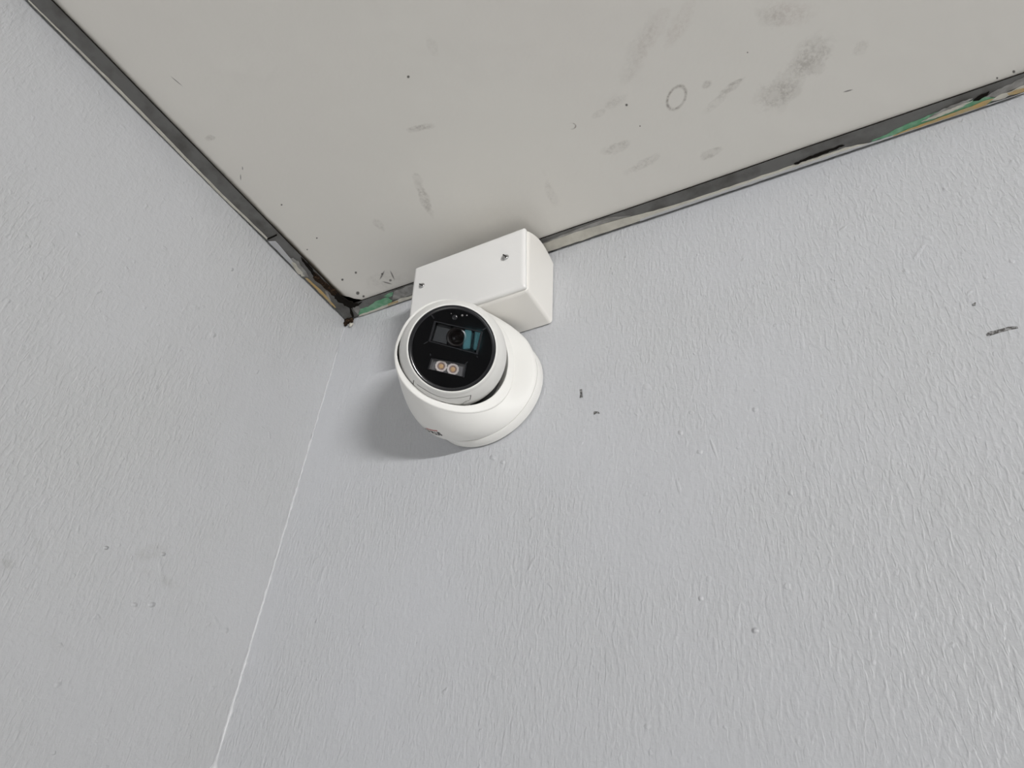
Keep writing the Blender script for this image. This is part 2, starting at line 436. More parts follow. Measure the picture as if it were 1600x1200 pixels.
# back angle: horizontal flange + upright leg against the wall
lo0 = Vector((0.0, -GAP, 0)); lo1 = Vector((ROOM_X, -GAP, 0))
hi0 = hit(556, 474.5, *PF); hi1 = hit(1600, 116, *PF); hi1 = extend(hi0, hi1, (ROOM_X - hi0.x) / (hi1.x - hi0.x)); hi0.x = 0.004; hi0.y = -0.021
for q in (lo0, lo1, hi0, hi1): q.z = plane_z(q.x, q.y, PF)
V, F = slab(strip_outline((lo0, lo1), (hi0, hi1), 0.0003, 3), -nF, 0.0014)
trim_back = obj('trim_1', V, F, M_steel, kind='structure'); dark_edges(trim_back)
l0, l1 = lo0.copy(), lo1.copy()
# left angle
ll0 = Vector((0, 0, 0)); ll1 = Vector((0, -ROOM_Y, 0))
for q in (ll0, ll1):
    q.z = plane_z(0, q.y, PF); q.x = left_x(q.y, q.z) + GAP
lh0 = hit(526, 456, *PF); lh1 = hit(81, 0, *PF); lh1 = extend(lh0, lh1, ROOM_Y / abs(lh1.y - lh0.y)); lh1.y = -ROOM_Y; lh0.y = -0.004
for q in (lh0, lh1): q.z = plane_z(q.x, q.y, PF)
V, F = slab(strip_outline((ll0, ll1), (lh0, lh1), 0.0003, 5), -nF, 0.0014)
for v in V: v.z -= 0.0006
trim_left = obj('trim_2', V, F, M_steel, kind='structure'); dark_edges(trim_left)

def on_f(px, py, lift=0.0):
    return hit(px, py, PF[0] + nF * lift, nF)

def patch(name, pts, m, parent, lift, t=0.0005, jag=1.0, seed=1, step=7.0):
    """paint flake on the underside of a steel angle: ragged outline, real thickness"""
    rnd = random.Random(seed); out = []
    k = len(pts)
    for i in range(k):
        a, b = pts[i], pts[(i + 1) % k]
        L = math.hypot(b[0] - a[0], b[1] - a[1]); n = max(1, int(L / step))
        for j in range(n):
            f = j / n
            out.append((a[0] + (b[0] - a[0]) * f + rnd.uniform(-jag, jag) * (j > 0), a[1] + (b[1] - a[1]) * f + rnd.uniform(-jag, jag) * (j > 0)))
    P = [on_f(x, y, lift) for x, y in out]
    V, F = slab(P, -nF, t)
    return obj(name, V, F, m, parent)

def band(xs, lo_off, hi_off, loline):
    """outline from offsets (pixels, downwards positive) relative to the wall-side line"""
    lo = [(x, loline(x) + f) for x, f in zip(xs, lo_off)]
    hi = [(x, loline(x) + f) for x, f in zip(xs, hi_off)]
    return lo + hi[::-1]
def back_line(x):              # wall-side edge of the back angle
    pts = [(541, 502), (862, 394), (1240, 267), (1600, 147.5)]
    for a, b in zip(pts, pts[1:]):
        if x <= b[0]: return a[1] + (b[1] - a[1]) * (x - a[0]) / (b[0] - a[0])
    return b[1]
# pale paint lip on the lower edge of the back angle
xs = [836, 890, 920, 950, 975, 1000, 1050, 1100, 1150, 1200, 1260, 1320, 1370]
patch('paint_edge', band(xs, [-2.5] * 13, [-17.5, -18.5, -18, -16.5, -15, -12, -9, -8.5, -8.5, -8.5, -9, -9, -2.7], back_line), M_cream, trim_back, 0.0006, 0.0006, 0.5, 11, 9)
xs = [1000, 1100, 1200, 1300, 1400, 1500, 1600]
patch('paint_edge', band(xs, [-1.5] * 7, [-4.6, -4.6, -4.8, -5, -3.2, -2.6, -2.6], back_line), M_lip, trim_back, 0.0012, 0.0006, 0.3, 12, 12)
xs = [838, 900, 950, 985]
patch('paint_patch', band(xs, [-17.6, -18.5, -17.5, -15], [-18.5, -22, -24, -15.4], back_line), M_greyp, trim_back, 0.0005, 0.0004, 0.5, 13, 8)
# corner patches
patch('paint_patch', [(560, 492), (563, 483), (575, 480), (590, 470), (606, 465), (613, 470), (609, 476), (594, 482), (577, 489), (568, 492)], M_green, trim_back, 0.0006, 0.0005, 0.9, 21, 4)
patch('paint_patch', [(600, 463), (606, 459), (614, 457), (613, 462), (606, 465)], M_green, trim_back, 0.0005, 0.0004, 0.5, 22, 3)
patch('paint_patch', [(548, 489), (552, 481), (560, 478), (563, 483), (560, 491), (552, 495)], M_greyp, trim_back, 0.0006, 0.0004, 0.8, 23, 4)
patch('paint_patch', [(613, 468), (616, 455), (638, 447), (654, 443), (654, 456), (638, 462), (626, 467)], M_greyp, trim_back, 0.0006, 0.0004, 0.8, 24, 4)
patch('paint_edge', [(560, 495), (585, 487), (612, 477), (638, 468), (652, 463), (652, 459), (638, 464), (625, 467), (612, 473), (585, 484), (562, 492)], M_cream, trim_back, 0.0010, 0.0004, 0.5, 25, 5)
patch('paint_patch', [(606, 478), (622, 472.5), (622, 470), (614, 472), (606, 475)], M_ochre, trim_back, 0.0015, 0.0003, 0.4, 26, 3)
# right-hand patches
xs = [1362, 1385, 1400, 1420, 1440, 1460, 1480, 1500, 1520, 1540, 1560]
patch('paint_patch', band(xs, [-5.5] + [-4] * 9 + [-7], [-6, -8, -12, -14, -15, -17, -16, -18, -17, -16, -7.4], back_line), M_green, trim_back, 0.0006, 0.0005, 0.8, 31, 5)
xs = [1452, 1470, 1490, 1505, 1520]
patch('paint_patch', band(xs, [-12, -10, -13, -15, -19.6], [-13, -18, -20, -21, -20], back_line), M_greyp, trim_back, 0.0012, 0.0004, 0.8, 32, 5)
xs = [1440, 1470, 1500, 1520]
patch('paint_patch', band(xs, [-10, -9, -12, -16], [-10.5, -14, -16, -16.5], back_line), M_cream, trim_back, 0.0014, 0.0003, 0.6, 33, 4)
xs = [1395, 1420, 1450, 1480, 1510, 1540, 1552]
patch('paint_edge', band(xs, [-2.6] * 6 + [-8.6], [-3, -5.5, -6.5, -7, -8, -10, -9], back_line), M_ochre, trim_back, 0.0014, 0.0004, 0.4, 34, 6)
xs = [1548, 1565, 1580, 1600]
patch('paint_edge', band(xs, [-7, -4, -6, -6], [-8, -12, -11, -14], back_line), M_cream, trim_back, 0.0010, 0.0004, 0.6, 35, 5)
patch('paint_patch', [(1574, 146), (1590, 140), (1600, 138), (1600, 143), (1588, 147), (1576, 149)], M_ochre, trim_back, 0.0016, 0.0003, 0.6, 36, 4)
patch('paint_patch', [(1540, 152), (1548, 146), (1575, 133), (1600, 121), (1600, 134), (1575, 143), (1560, 151)], M_greyp, trim_back, 0.0006, 0.0004, 0.7, 37, 5)
patch('grime_hole_shade', [(1520, 158), (1530, 150), (1546, 143), (1543, 149), (1530, 157)], M_black, trim_back, 0.0010, 0.0004, 0.8, 38, 4)
patch('grime_hole_shade', [(1240, 256.5), (1262, 246), (1290, 235.5), (1316, 226.5), (1320, 227.5), (1302, 235), (1284, 242), (1262, 250), (1243, 257.5)], M_black, trim_back, 0.0008, 0.0004, 0.8, 39, 4)

# left angle: light bead along its lower edge, loose end piece, grime towards the corner
def left_line(x):
    pts = [(40, 0), (217, 180), (335, 300), (415, 375.5), (541, 502)]
    for a, b in zip(pts, pts[1:]):
        if x <= b[0]: return a[1] + (b[1] - a[1]) * (x - a[0]) / (b[0] - a[0])
    return b[1]
def lband(xs, a, b): # offsets measured to the right (px)
    lo = [(x + f, left_line(x)) for x, f in zip(xs, a)]; hi = [(x + f, left_line(x)) for x, f in zip(xs, b)]
    return lo + hi[::-1]
xs = [41, 100, 140, 180, 220, 260, 300, 340, 380, 414]
patch('paint_edge', lband(xs, [2.5, 3.5, 4, 4, 4, 4, 4, 4, 3.5, 3], [4.2, 6.5, 7.5, 9, 9, 9, 8.5, 8, 7.5, 6]), M_cream, trim_left, 0.0012, 0.0008, 0.3, 41, 12)
xs = [417, 435, 450, 466]
patch('paint_edge', lband(xs, [2, 2, 2, 2], [13, 11, 9, 7]), M_lip, trim_left, 0.0016, 0.0008, 0.4, 42, 6)
patch('paint_patch', [(447, 404), (458, 403), (466, 408), (470, 416), (478, 424), (482, 433), (474, 433), (466, 424), (455, 414)], M_greyp, trim_left, 0.0014, 0.0004, 1.6, 43, 3)
patch('paint_patch', [(455, 410), (462, 412), (468, 421), (476, 431), (471, 432), (462, 423)], M_cream, trim_left, 0.0018, 0.0003, 1.2, 44, 3)
xs = [474, 490, 505, 520]
patch('paint_edge', lband(xs, [2.5, 3, 3, 3], [6, 8, 8, 5]), M_ochre, trim_left, 0.0014, 0.0005, 0.4, 45, 5)
patch('paint_patch', [(508, 455), (512, 456), (517, 470), (522, 478), (516, 476), (511, 466)], M_greyp, trim_left, 0.0012, 0.0004, 0.6, 46, 4)
patch('grime_hole_shade', [(490, 425), (500, 433), (506, 440), (514, 446), (526, 458), (534, 464), (540, 472), (534, 472), (522, 463), (508, 452), (497, 442), (489, 434)], M_rust, trim_left, 0.0014, 0.0006, 1.5, 47, 4)
patch('grime_hole_shade', [(470, 402), (478, 410), (488, 420), (494, 432), (490, 432), (480, 418), (472, 408)], M_black, trim_left, 0.0014, 0.0006, 1.0, 48, 4)
patch('grime_hole_shade', [(520, 462), (530, 460), (544, 470), (556, 474), (566, 472), (560, 478), (548, 482), (538, 478), (528, 472)], M_black, trim_left, 0.0022, 0.0006, 1.9, 49, 3)  # black sheet painting the dark of the hole at the broken ceiling corner
patch('joint', [(417, 373), (424, 370), (432, 366), (433, 368), (425, 372), (418, 375)], M_black, trim_left, 0.0014, 0.0004, 0.3, 50, 4)
patch('joint', [(546, 481), (548, 480), (553, 495), (551, 497), (547, 489)], M_black, trim_back, 0.0018, 0.0004, 0.4, 51, 4)
# lump of brown debris in the corner under the angles
rnd = random.Random(4)
for nm, c, r, m, sd in (('debris', (543.5, 504), 0.0046, M_rust, 1), ('debris', (549, 503), 0.0034, M_rust, 2), ('debris', (549.5, 509), 0.0028, M_cream, 3), ('debris', (541, 509), 0.0022, M_rust, 5)):
    p = hit(c[0], c[1], *PB) + Vector((0.001, -0.002, 0))
    bm = bmesh.new(); bmesh.ops.create_icosphere(bm, subdivisions=2, radius=r)
    rr = random.Random(sd)
    vs = [p + Vector((v.co.x, v.co.y * 0.7, v.co.z)) * rr.uniform(0.65, 1.25) for v in bm.verts]
    fs = [tuple(v.index for v in f.verts) for f in bm.faces]; bm.free()
    obj(nm, vs, fs, m, wall_back, smooth=True, sharp=70)

# bead of filler down the vertical wall joint
def bead():
    rr = random.Random(8); n = 150; rings = []
    for i in range(n + 1):
        z = H - 0.006 - 0.62 * i / n
        x = left_x(0, z)
        f = i / n
        r = (0.0005 + 0.0015 * f) * rr.uniform(0.55, 1.25) * (1.0 + 0.5 * math.sin(i * 0.7) * f)
        if rr.random() < 0.06: r *= 1.6
        c = Vector((x + 0.0004 + rr.uniform(-.0004, .0004), -0.0004, z))
        rings.append([c + Vector((math.cos(a), math.sin(a), 0)) * r for a in [math.pi * 2 * k / 8 for k in range(8)]])
    V, F = loft(rings, True, True)
    return obj('trim_3', V, F, M_bead, kind='structure', smooth=True, sharp=80)
bead()

# marks on the back wall: scratch, chips (shallow, with real depth)
def wall_mark(name, pts, m, t=0.0004, parent=wall_back, plane=PB):
    P = [hit(x, y, *plane) for x, y in pts]
    V, F = slab(P, plane[1], t)
    return obj(name, V, F, m, parent)
M_scr = mat('dark_scratch', (0.075, 0.072, 0.07), 0.7, bump=(900, .0006), vary=(700, (0.3, 0.3, 0.3), .45, .6))
wall_mark('scratch', [(1541, 522), (1545, 519), (1560, 515.5), (1576, 511), (1590, 510.5), (1591, 513), (1578, 515.5), (1562, 520), (1546, 525), (1542, 525)], M_scr)
wall_mark('chip', [(1519, 476), (1523, 473), (1525, 473), (1524, 478), (1520, 478)], M_scr)
wall_mark('chip', [(906, 609), (909.5, 608.5), (910, 614), (910.5, 621), (906, 622), (907, 615)], M_scr)
wall_mark('chip', [(928, 643), (932, 643), (936, 644), (937, 646.5), (932, 646), (928, 648)], M_scr)

# ---------------------------------------------------------------- junction box
BX = [Vector(v) for v in ((0.5267, -0.2125, -0.365), (0.986, -0.2125, -0.348), (0.975, -0.225, -0.071), (0.517, -0.225, -0.089))]  # front bl br tr tl
BK = [Vector(v) for v in ((0.527, -0.005, -0.356), (0.987, -0.005, -0.338), (0.980, -0.005, -0.040), (0.516, -0.005, -0.068))]
jb = empty('junction_box', U(0.75, 0, -0.2), 'white plastic junction box with two-screw cover fixed under the ceiling edge', 'junction box')
fx = (BX[1] - BX[0]).normalized(); fz = (BX[3] - BX[0]).normalized(); fn = fx.cross(fz).normalized()   # fn points to the room
if fn.y > 0: fn = -fn
def Us(v): return U(*v)
def rrect(c4, rad, seg, shrink=0.0):
    """rounded rectangle outline from four corners (survey units)"""
    out = []
    for i in range(4):
        p = c4[i]; a = (c4[i - 1] - p).normalized(); b = (c4[(i + 1) % 4] - p).normalized()
        q = p + (a + b) * shrink
        c = q + (a + b) * rad
        for k in range(seg + 1):
            t = math.pi / 2 * k / seg
            out.append(c - b * (rad * math.cos(t)) - a * (rad * math.sin(t)) if False else c - b * (rad * math.sin(t)) * 1.0 - a * (rad * math.cos(t)) * 1.0)
    return out
def fix_order(c4, rad, seg, shrink=0.0):
    out = []
    for i in range(4):
        p = c4[i]; a = (c4[i - 1] - p).normalized(); b = (c4[(i + 1) % 4] - p).normalized()
        q = p + (a + b) * shrink; c = q + (a + b) * rad
        for k in range(seg + 1):
            t = math.pi / 2 * k / seg      # from the a side to the b side
            out.append(c - b * rad * math.cos(t) - a * rad * math.sin(t))
    return out
# body: front face just behind the cover
f4 = [v.lerp(w_, 0.098) for v, w_ in zip(BX, BK)]
rings = []
back = fix_order(BK, 0.014, 6)
front = fix_order(f4, 0.014, 6)
inner = fix_order(f4, 0.012, 6, 0.007)
NB_ = 12
rings.append([Us(v) for v in back])
for i in range(1, NB_):
    t = i / NB_
    rings.append([Us(a.lerp(b, t) + Vector((0, 0, 0.028 * math.sin(math.pi * t) * max(0, (a.z + 0.2) / 0.14) if a.z > -0.2 else 0))) for a, b in zip(back, front)])
rings.append([Us(a.lerp(b, 0.985)) for a, b in zip(back, front)])
fr = [v - fn * 0.0 for v in inner]
rings.append([Us(v + fn * 0.004) for v in inner])
V, F = loft(rings, True, True)
obj('body', V, F, M_pvc_body, jb, smooth=True, sharp=50)
# cover plate
prof = [(0.006, -0.019), (0.0035, -0.0185), (0.0025, -0.016), (0.0025, -0.010), (0.004, -0.005), (0.009, -0.0014), (0.016, 0.0)]
rings = []
for sh, d in prof:
    rings.append([Us(v + fn * (d + 0.0)) for v in fix_order(BX, 0.005, 6, max(sh, 0))])
V, F = loft(rings, True, True)
cover = obj('cover', V, F, M_pvc, jb, smooth=True, sharp=50)
# screws
fP = Us(BX[0])
for (px, py, r, ang, tip) in ((659.2, 446.5, 0.0118, 50, 0.10), (789.7, 402.2, 0.0138, 35, 0.30)):
    c = hit(px, py, fP, fn)
    ax = (fn + fx * tip * 0.6 + fz * tip).normalized()
    R_ = r * S
    V, F = lathe(c - ax * 0.0004, ax, [(R_ * 0.5, -0.0004), (R_ * 0.95, 0.0), (R_, R_ * 0.18), (R_ * 0.92, R_ * 0.36), (R_ * 0.65, R_ * 0.52), (R_ * 0.3, R_ * 0.58)], 24, True, True)
    sc_ = obj('screw', V, F, M_screw, jb, smooth=True)
    a, b, n_ = frame_of(ax, fz)
    t = math.radians(ang); sd = a * math.cos(t) + b * math.sin(t); sp = ax.cross(sd)
    pts = [c + sd * (R_ * 0.93 * i) + sp * (R_ * 0.15 * j) + ax * (R_ * 0.30) for i, j in ((-1, -1), (1, -1), (1, 1), (-1, 1))]
    V, F = slab(pts, ax, R_ * 0.27)
    obj('slot', V, F, M_dark, sc_)

# ---------------------------------------------------------------- turret security camera
cu = Vector((0.756, 0, -0.5745))
cam_t = empty('security_camera', Us(cu), 'white turret security camera with glossy black face, on the wall below the white box', 'security camera')
NSEG = 128
def ring_wall(h, r):
    return [cu + Vector((r * math.cos(2 * math.pi * k / NSEG), -h, r * math.sin(2 * math.pi * k / NSEG))) for k in range(NSEG)]
wrot = Vector((0.12, 0, 0.80)); Q = Matrix.Rotation(wrot.length, 3, wrot.normalized())
oc = Vector((0.763, -0.2300, -0.580)); on = Q @ Vector((0, -1, 0))
def ring_from_px(pts, origin, normal):
    """closed moulded edge: survey points on the slanted rim plane, resampled smoothly by azimuth round the camera axis"""
    W = []
    for x, y in pts:
        r = ray(x, y); W.append(CU + r * ((origin - CU).dot(normal) / r.dot(normal)))
    A = sorted((math.atan2(p.z - cu.z, p.x - cu.x), math.hypot(p.x - cu.x, p.z - cu.z)) for p in W)
    A = [(a - 2 * math.pi, r) for a, r in A] + A + [(a + 2 * math.pi, r) for a, r in A]
    def lin(t):
        for (a0_, r0_), (a1_, r1_) in zip(A, A[1:]):
            if a0_ <= t < a1_: return r0_ + (r1_ - r0_) * (t - a0_) / max(1e-9, a1_ - a0_)
    n = NSEG * 4
    R_ = [lin(-math.pi + 2 * math.pi * i / n) for i in range(n)]
    wd = n // 26
    for _ in range(3): R_ = [sum(R_[(i + j) % n] for j in range(-wd, wd + 1)) / (2 * wd + 1) for i in range(n)]
    out = []
    for k in range(NSEG):
        t = 2 * math.pi * k / NSEG; i = int(round((t + math.pi) / (2 * math.pi) * n)) % n
        x, z = cu.x + R_[i] * math.cos(t), cu.z + R_[i] * math.sin(t)
        y = origin.y - (normal.x * (x - origin.x) + normal.z * (z - origin.z)) / normal.y
        out.append(Vector((x, y, z)))
    return out
LIP = ring_from_px([(619.5, 558), (625, 588), (637, 611), (660, 629), (680, 637.5), (693, 641), (715, 645.5), (739, 647), (759, 643), (779, 632), (794, 612), (800, 590), (801, 567), (798, 540), (788, 517), (772, 497), (757.5, 481), (738, 469), (712, 462), (680, 470), (650, 491), (629, 522)], oc - on * 0.004, on)
OPEN = ring_from_px([(622.5, 559), (634.5, 587.5), (646.5, 602.5), (660, 614.5), (675, 623), (690, 629.5), (712, 634.5), (732.5, 635.5), (757.5, 626), (771, 615), (782.5, 601), (790, 580), (791.8, 560), (788, 537), (779, 517), (765, 499), (745, 483), (715, 473), (682, 478), (654, 497), (634, 524)], oc + on * 0.003, on)
def rim_mix(t, d, sc=1.0):
    out = []
    for a, b in zip(LIP, OPEN):
        p = a.lerp(b, t) + on * d
        out.append(oc + (p - oc) * sc)
    return out
# back plate, coloured black to paint the shadow gap behind the base
V, F = lathe(Us(cu), Vector((0, -1, 0)), [(0.190 * S, 0.0), (0.194 * S, 0.0003), (0.194 * S, 0.0022)], 96, True, True)
obj('gap_shade_plate', V, F, M_gapshade, cam_t, label='mounting plate painted black as the shadow gap at the wall')
# base ring
rings = [ring_wall(0.005, 0.192), ring_wall(0.005, 0.2055), ring_wall(0.008, 0.2085), ring_wall(0.020, 0.2085), ring_wall(0.0385, 0.2062), ring_wall(0.0405, 0.2047), ring_wall(0.0405, 0.188)]
V, F = loft([[Us(v) for v in r] for r in rings], True)
obj('base_ring', V, F, M_white, cam_t, smooth=True)
# shell: oblique cone from the base ring to the slanted opening
s0 = ring_wall(0.0405, 0.2010); s1 = ring_wall(0.0425, 0.2037)
lipo = rim_mix(0.0, -0.004)
body = []
for i in range(0, 17):
    t = i / 16
    rr_ = []
    for a, b in zip(s1, lipo):
        p = a.lerp(b, t)
        radial = Vector((p.x - cu.x, 0, p.z - cu.z)).normalized()
        amp = 0.003 + 0.022 * min(1.0, (1.0 - math.cos(math.atan2(radial.z, radial.x) + 0.9)) ** 0.8)
        az = math.atan2(radial.z, radial.x)
        flare = 0.017 * math.exp(-((az + 2.35) / 0.55) ** 2) * math.sin(math.pi * t ** 0.45)   # fuller on the tall side
        rr_.append(p + radial * (amp * math.sin(math.pi * t ** 0.86) + flare))
    body.append(rr_)
lip = [rim_mix(0.04, -0.0012), rim_mix(0.14, 0.0002), rim_mix(0.35, 0.0003), rim_mix(0.6, 0.0003), rim_mix(0.85, 0.0), rim_mix(0.96, -0.001), rim_mix(1.0, -0.003), rim_mix(1.0, -0.010, 0.995), rim_mix(1.0, -0.06, 0.97)]
V, F = loft([[Us(v) for v in r] for r in [s0] + body + lip])
shell = obj('shell', V, F, M_white, cam_t, smooth=True, sharp=15)
# dark interior behind the eyeball
V, F = loft([[Us(v) for v in r] for r in (rim_mix(1.0, -0.06, 0.97), rim_mix(1.0, -0.085, 0.5))], False, True)
obj('inner_socket', V, F, M_dark, cam_t)

# eyeball
bc = Vector((0.7661, -0.2451, -0.5835)); BR = 0.167
FD = 0.1035                                     # face distance from the ball centre
_u = ray(706.4, 543.6); _q = bc - CU; _b = _u.dot(_q)
fnv = (CU + _u * (_b - math.sqrt(_b * _b - _q.length_squared + FD * FD)) - bc).normalized()   # where the eye looks
prof = []
a0 = math.acos(0.0900 / BR)
for i in range(0, 25):
    th = math.pi - (math.pi - a0) * i / 24
    prof.append((max(BR * math.sin(th), 0.002), BR * math.cos(th)))
prof += [(0.1402, 0.0908), (0.1398, 0.0925), (0.1385, 0.0960), (0.1365, 0.1000), (0.1345, 0.1030), (0.1325, 0.1045), (0.1305, 0.1043), (0.1298, 0.1025), (0.1298, 0.0965)]
V, F = lathe(Us(bc), fnv, [(r * S, d * S) for r, d in prof], 128, True, False)
ball = obj('eyeball', V, F, M_white, cam_t, smooth=True, sharp=35)
# black rim and face
V, F = lathe(Us(bc), fnv, [(r * S, d * S) for r, d in ((0.1300, 0.0965), (0.1297, 0.1020), (0.1280, 0.1035), (0.1240, 0.1033), (0.1195, 0.1010), (0.1185, 0.0990))], 128)
obj('face_rim', V, F, M_bev, cam_t, smooth=True, label='black plastic rim round the face')
FC = Us(bc) + fnv * (0.0990 * S)                # centre of the flat face
# face plate with the two windows cut out (built as a ring of quads between outline and windows)
def fpt(px, py, d=0.0): return hit(px, py, FC + fnv * d, fnv)
fright = (right * math.cos(math.radians(14.5)) + down * math.sin(math.radians(14.5)))
fa = (fright - fnv * fright.dot(fnv)).normalized(); fb = fnv.cross(fa)
if fb.z < 0: fb = -fb
lw = [fpt(*q) for q in ((681.5, 503.5), (673.0, 533.0), (743.5, 552.0), (751.0, 519.5))]       # lens window tl bl br tr
ew = [fpt(*q) for q in ((676.2, 561.0), (671.0, 576.6), (723.0, 588.5), (726.5, 570.0))]       # lamp window
n = 96
rim = [FC + (fa * math.cos(2 * math.pi * k / n) + fb * math.sin(2 * math.pi * k / n)) * (0.1190 * S) for k in range(n)]
def to2(p): q = p - FC; return Vector((q.dot(fa), q.dot(fb)))
bm = bmesh.new()
def loop(pts):
    vs = [bm.verts.new(p) for p in pts]
    return [bm.edges.new((vs[i], vs[(i + 1) % len(vs)])) for i in range(len(vs))]
es = loop(rim) + loop(lw) + loop(ew)
bmesh.ops.triangle_fill(bm, use_beauty=True, use_dissolve=False, edges=es, normal=fnv)
def inside(p, quad):
    q = [to2(v) for v in quad]; c = to2(p); s = 0
    for i in range(4):
        a, b = q[i], q[(i + 1) % 4]
        s += 1 if (b - a).x * (c - a).y - (b - a).y * (c - a).x > 0 else -1
    return abs(s) == 4
kill = [f for f in bm.faces if inside(f.calc_center_median(), lw) or inside(f.calc_center_median(), ew)]
if kill: bmesh.ops.delete(bm, geom=kill, context='FACES_ONLY')
bm.verts.index_update()
V = [v.co.copy() for v in bm.verts]; F = [tuple(v.index for v in f.verts) for f in bm.faces]; bm.free()
face = obj('face_plate', V, F, M_gloss, cam_t, label='glossy black face plate')

def frame_bar(quad, wout, hgt, m, name, parent, inset=0.0):
    """raised moulded border round a window"""
    c = sum(quad, Vector()) / 4
    outr = [p + (p - c).normalized() * wout for p in quad]
    inr = [p + (p - c).normalized() * inset for p in quad]
    V = outr + [p + fnv * hgt for p in outr] + [p + fnv * hgt for p in inr] + inr
    F = []
    for i in range(4):
        j = (i + 1) % 4
        F += [(i, j, 4 + j, 4 + i), (4 + i, 4 + j, 8 + j, 8 + i), (8 + i, 8 + j, 12 + j, 12 + i)]
    return obj(name, V, F, m, parent, smooth=False)
def recess(quad, depth, m, name, parent, shrink=0.9):
    c = sum(quad, Vector()) / 4
    bot = [c + (p - c) * shrink - fnv * depth for p in quad]
    V = [Vector(p) for p in quad] + bot
    F = [(i, (i + 1) % 4, 4 + (i + 1) % 4, 4 + i) for i in range(4)] + [(4, 5, 6, 7)]
    return obj(name, V, F, m, parent), bot
frame_bar(lw, 0.0019, 0.0007, M_bev, 'window_frame', face)
frame_bar(ew, 0.0014, 0.0006, M_bev, 'window_frame', face)
# ribs running from the lens frame to the rim
def rib(a, b, wd, m=M_bev):
    A, B = fpt(*a, 0.0), fpt(*b, 0.0); d = (B - A).normalized(); s = fnv.cross(d) * wd
    V, F = slab([A - s, B - s, B + s, A + s], fnv, 0.0006)
    obj('rib', V, F, m, face)
rib((678.5, 498), (673.5, 491.5), 0.0005); rib((753.5, 516), (759.5, 512.5), 0.0005); rib((668.5, 534), (662, 537.5), 0.0004); rib((745, 556), (746, 559), 0.0004); rib((673, 556), (672, 552.5), 0.0004); rib((727, 569), (730.5, 565.5), 0.0004)
# lens recess
lr, bot = recess(lw, 0.0040, M_gloss, 'lens_recess', cam_t, 0.93)
pq = [fpt(*q, -0.0039) for q in ((682.5, 505), (675, 532), (697.5, 538), (704.5, 510.5))]
V, F = slab(pq, fnv, 0.0004)  # lit side of the recess floor, put into a lighter colour
obj('panel', V, F, M_panel, lr, label='charcoal textured panel beside the lens, lit tone in its colour')
Lc = hit(713.4, 527, FC - fnv * 0.0040, fnv)
k = 0.0017 / 2.7
V, F = lathe(Lc, fnv, [(0.0082, -0.0005), (0.0082, 0.0012), (0.0078, 0.0020), (0.0066, 0.0022), (0.0060, 0.0014), (0.0056, 0.0004)], 48)
lb = obj('lens_barrel', V, F, M_ring, cam_t, smooth=True)
V, F = lathe(Lc, fnv, [(0.0058, 0.0003), (0.0052, 0.0010), (0.0040, 0.0017), (0.0022, 0.0022), (0.0006, 0.0023)], 48, False, True)
obj('lens', V, F, M_lens, lb, smooth=True, label='dark glass lens')
V, F = slab([p + (p - sum(lw, Vector()) / 4) * -0.01 for p in lw], fnv, -0.0004)
obj('lens_window', [v - fnv * 0.0002 for v in V], F, M_glass, cam_t, label='clear pane over the lens')
# lamp recess with two warm LEDs
er, bot = recess(ew, 0.0022, M_ledbed, 'lamp_recess', cam_t, 0.92)
for q in ((689.3, 572.4), (707.6, 577.2)):
    c = hit(q[0], q[1], FC - fnv * 0.0020, fnv)
    rr_ = 0.0048
    n = 48
    a, b = fa, fb
    rings = []
    for (r, d, sc) in ((1.0, 0.0, 1), (1.0, 0.0010, 1), (0.88, 0.0014, 1), (0.66, 0.0009, 0)):
        rings.append([c + fnv * d + (a * math.cos(2 * math.pi * i / n) + b * math.sin(2 * math.pi * i / n)) * (rr_ * r * (1 + 0.035 * sc * math.cos(12 * 2 * math.pi * i / n))) for i in range(n)])
    V, F = loft(rings, True, False)
    led = obj('led', V, F, M_ledw, cam_t, smooth=True, label='round warm white LED with scalloped reflector')
    V, F = lathe(c, fnv, [(rr_ * 0.66, 0.0009), (rr_ * 0.5, 0.0004), (rr_ * 0.4, 0.0002)], 32, False, True)
    obj('cup', V, F, M_cup, led, smooth=True, label='taupe inner cup')
    V, F = lathe(c, fnv, [(rr_ * 0.40, 0.0003), (rr_ * 0.34, 0.0007), (rr_ * 0.15, 0.0009)], 24, False, True)
    ph = obj('emitter', V, F, M_ledy, led, smooth=True, label='tan LED emitter')
V, F = slab([p + (p - sum(ew, Vector()) / 4) * -0.01 for p in ew], fnv, -0.0003)
obj('lamp_window', [v - fnv * 0.0001 for v in V], F, M_glass, cam_t, label='clear pane over the LEDs')
# microphone hole and sensor dot above the lens
c = fpt(710.5, 496)
V, F = lathe(c, fnv, [(0.0022, 0.0), (0.0020, 0.0004), (0.0014, 0.0005), (0.0010, 0.0001)], 24, False, True)
obj('microphone', V, F, M_bev, face, smooth=True)
for q, r in (((722.2, 492.8), 0.0009), ((729.5, 492.8), 0.0006), ((705, 490), 0.0004)):
    V, F = lathe(fpt(*q), fnv, [(r, 0.0), (r * .7, r * .5), (r * .2, r * .7)], 12, False, True)
    obj('sensor', V, F, M_ledbed, face, smooth=True)

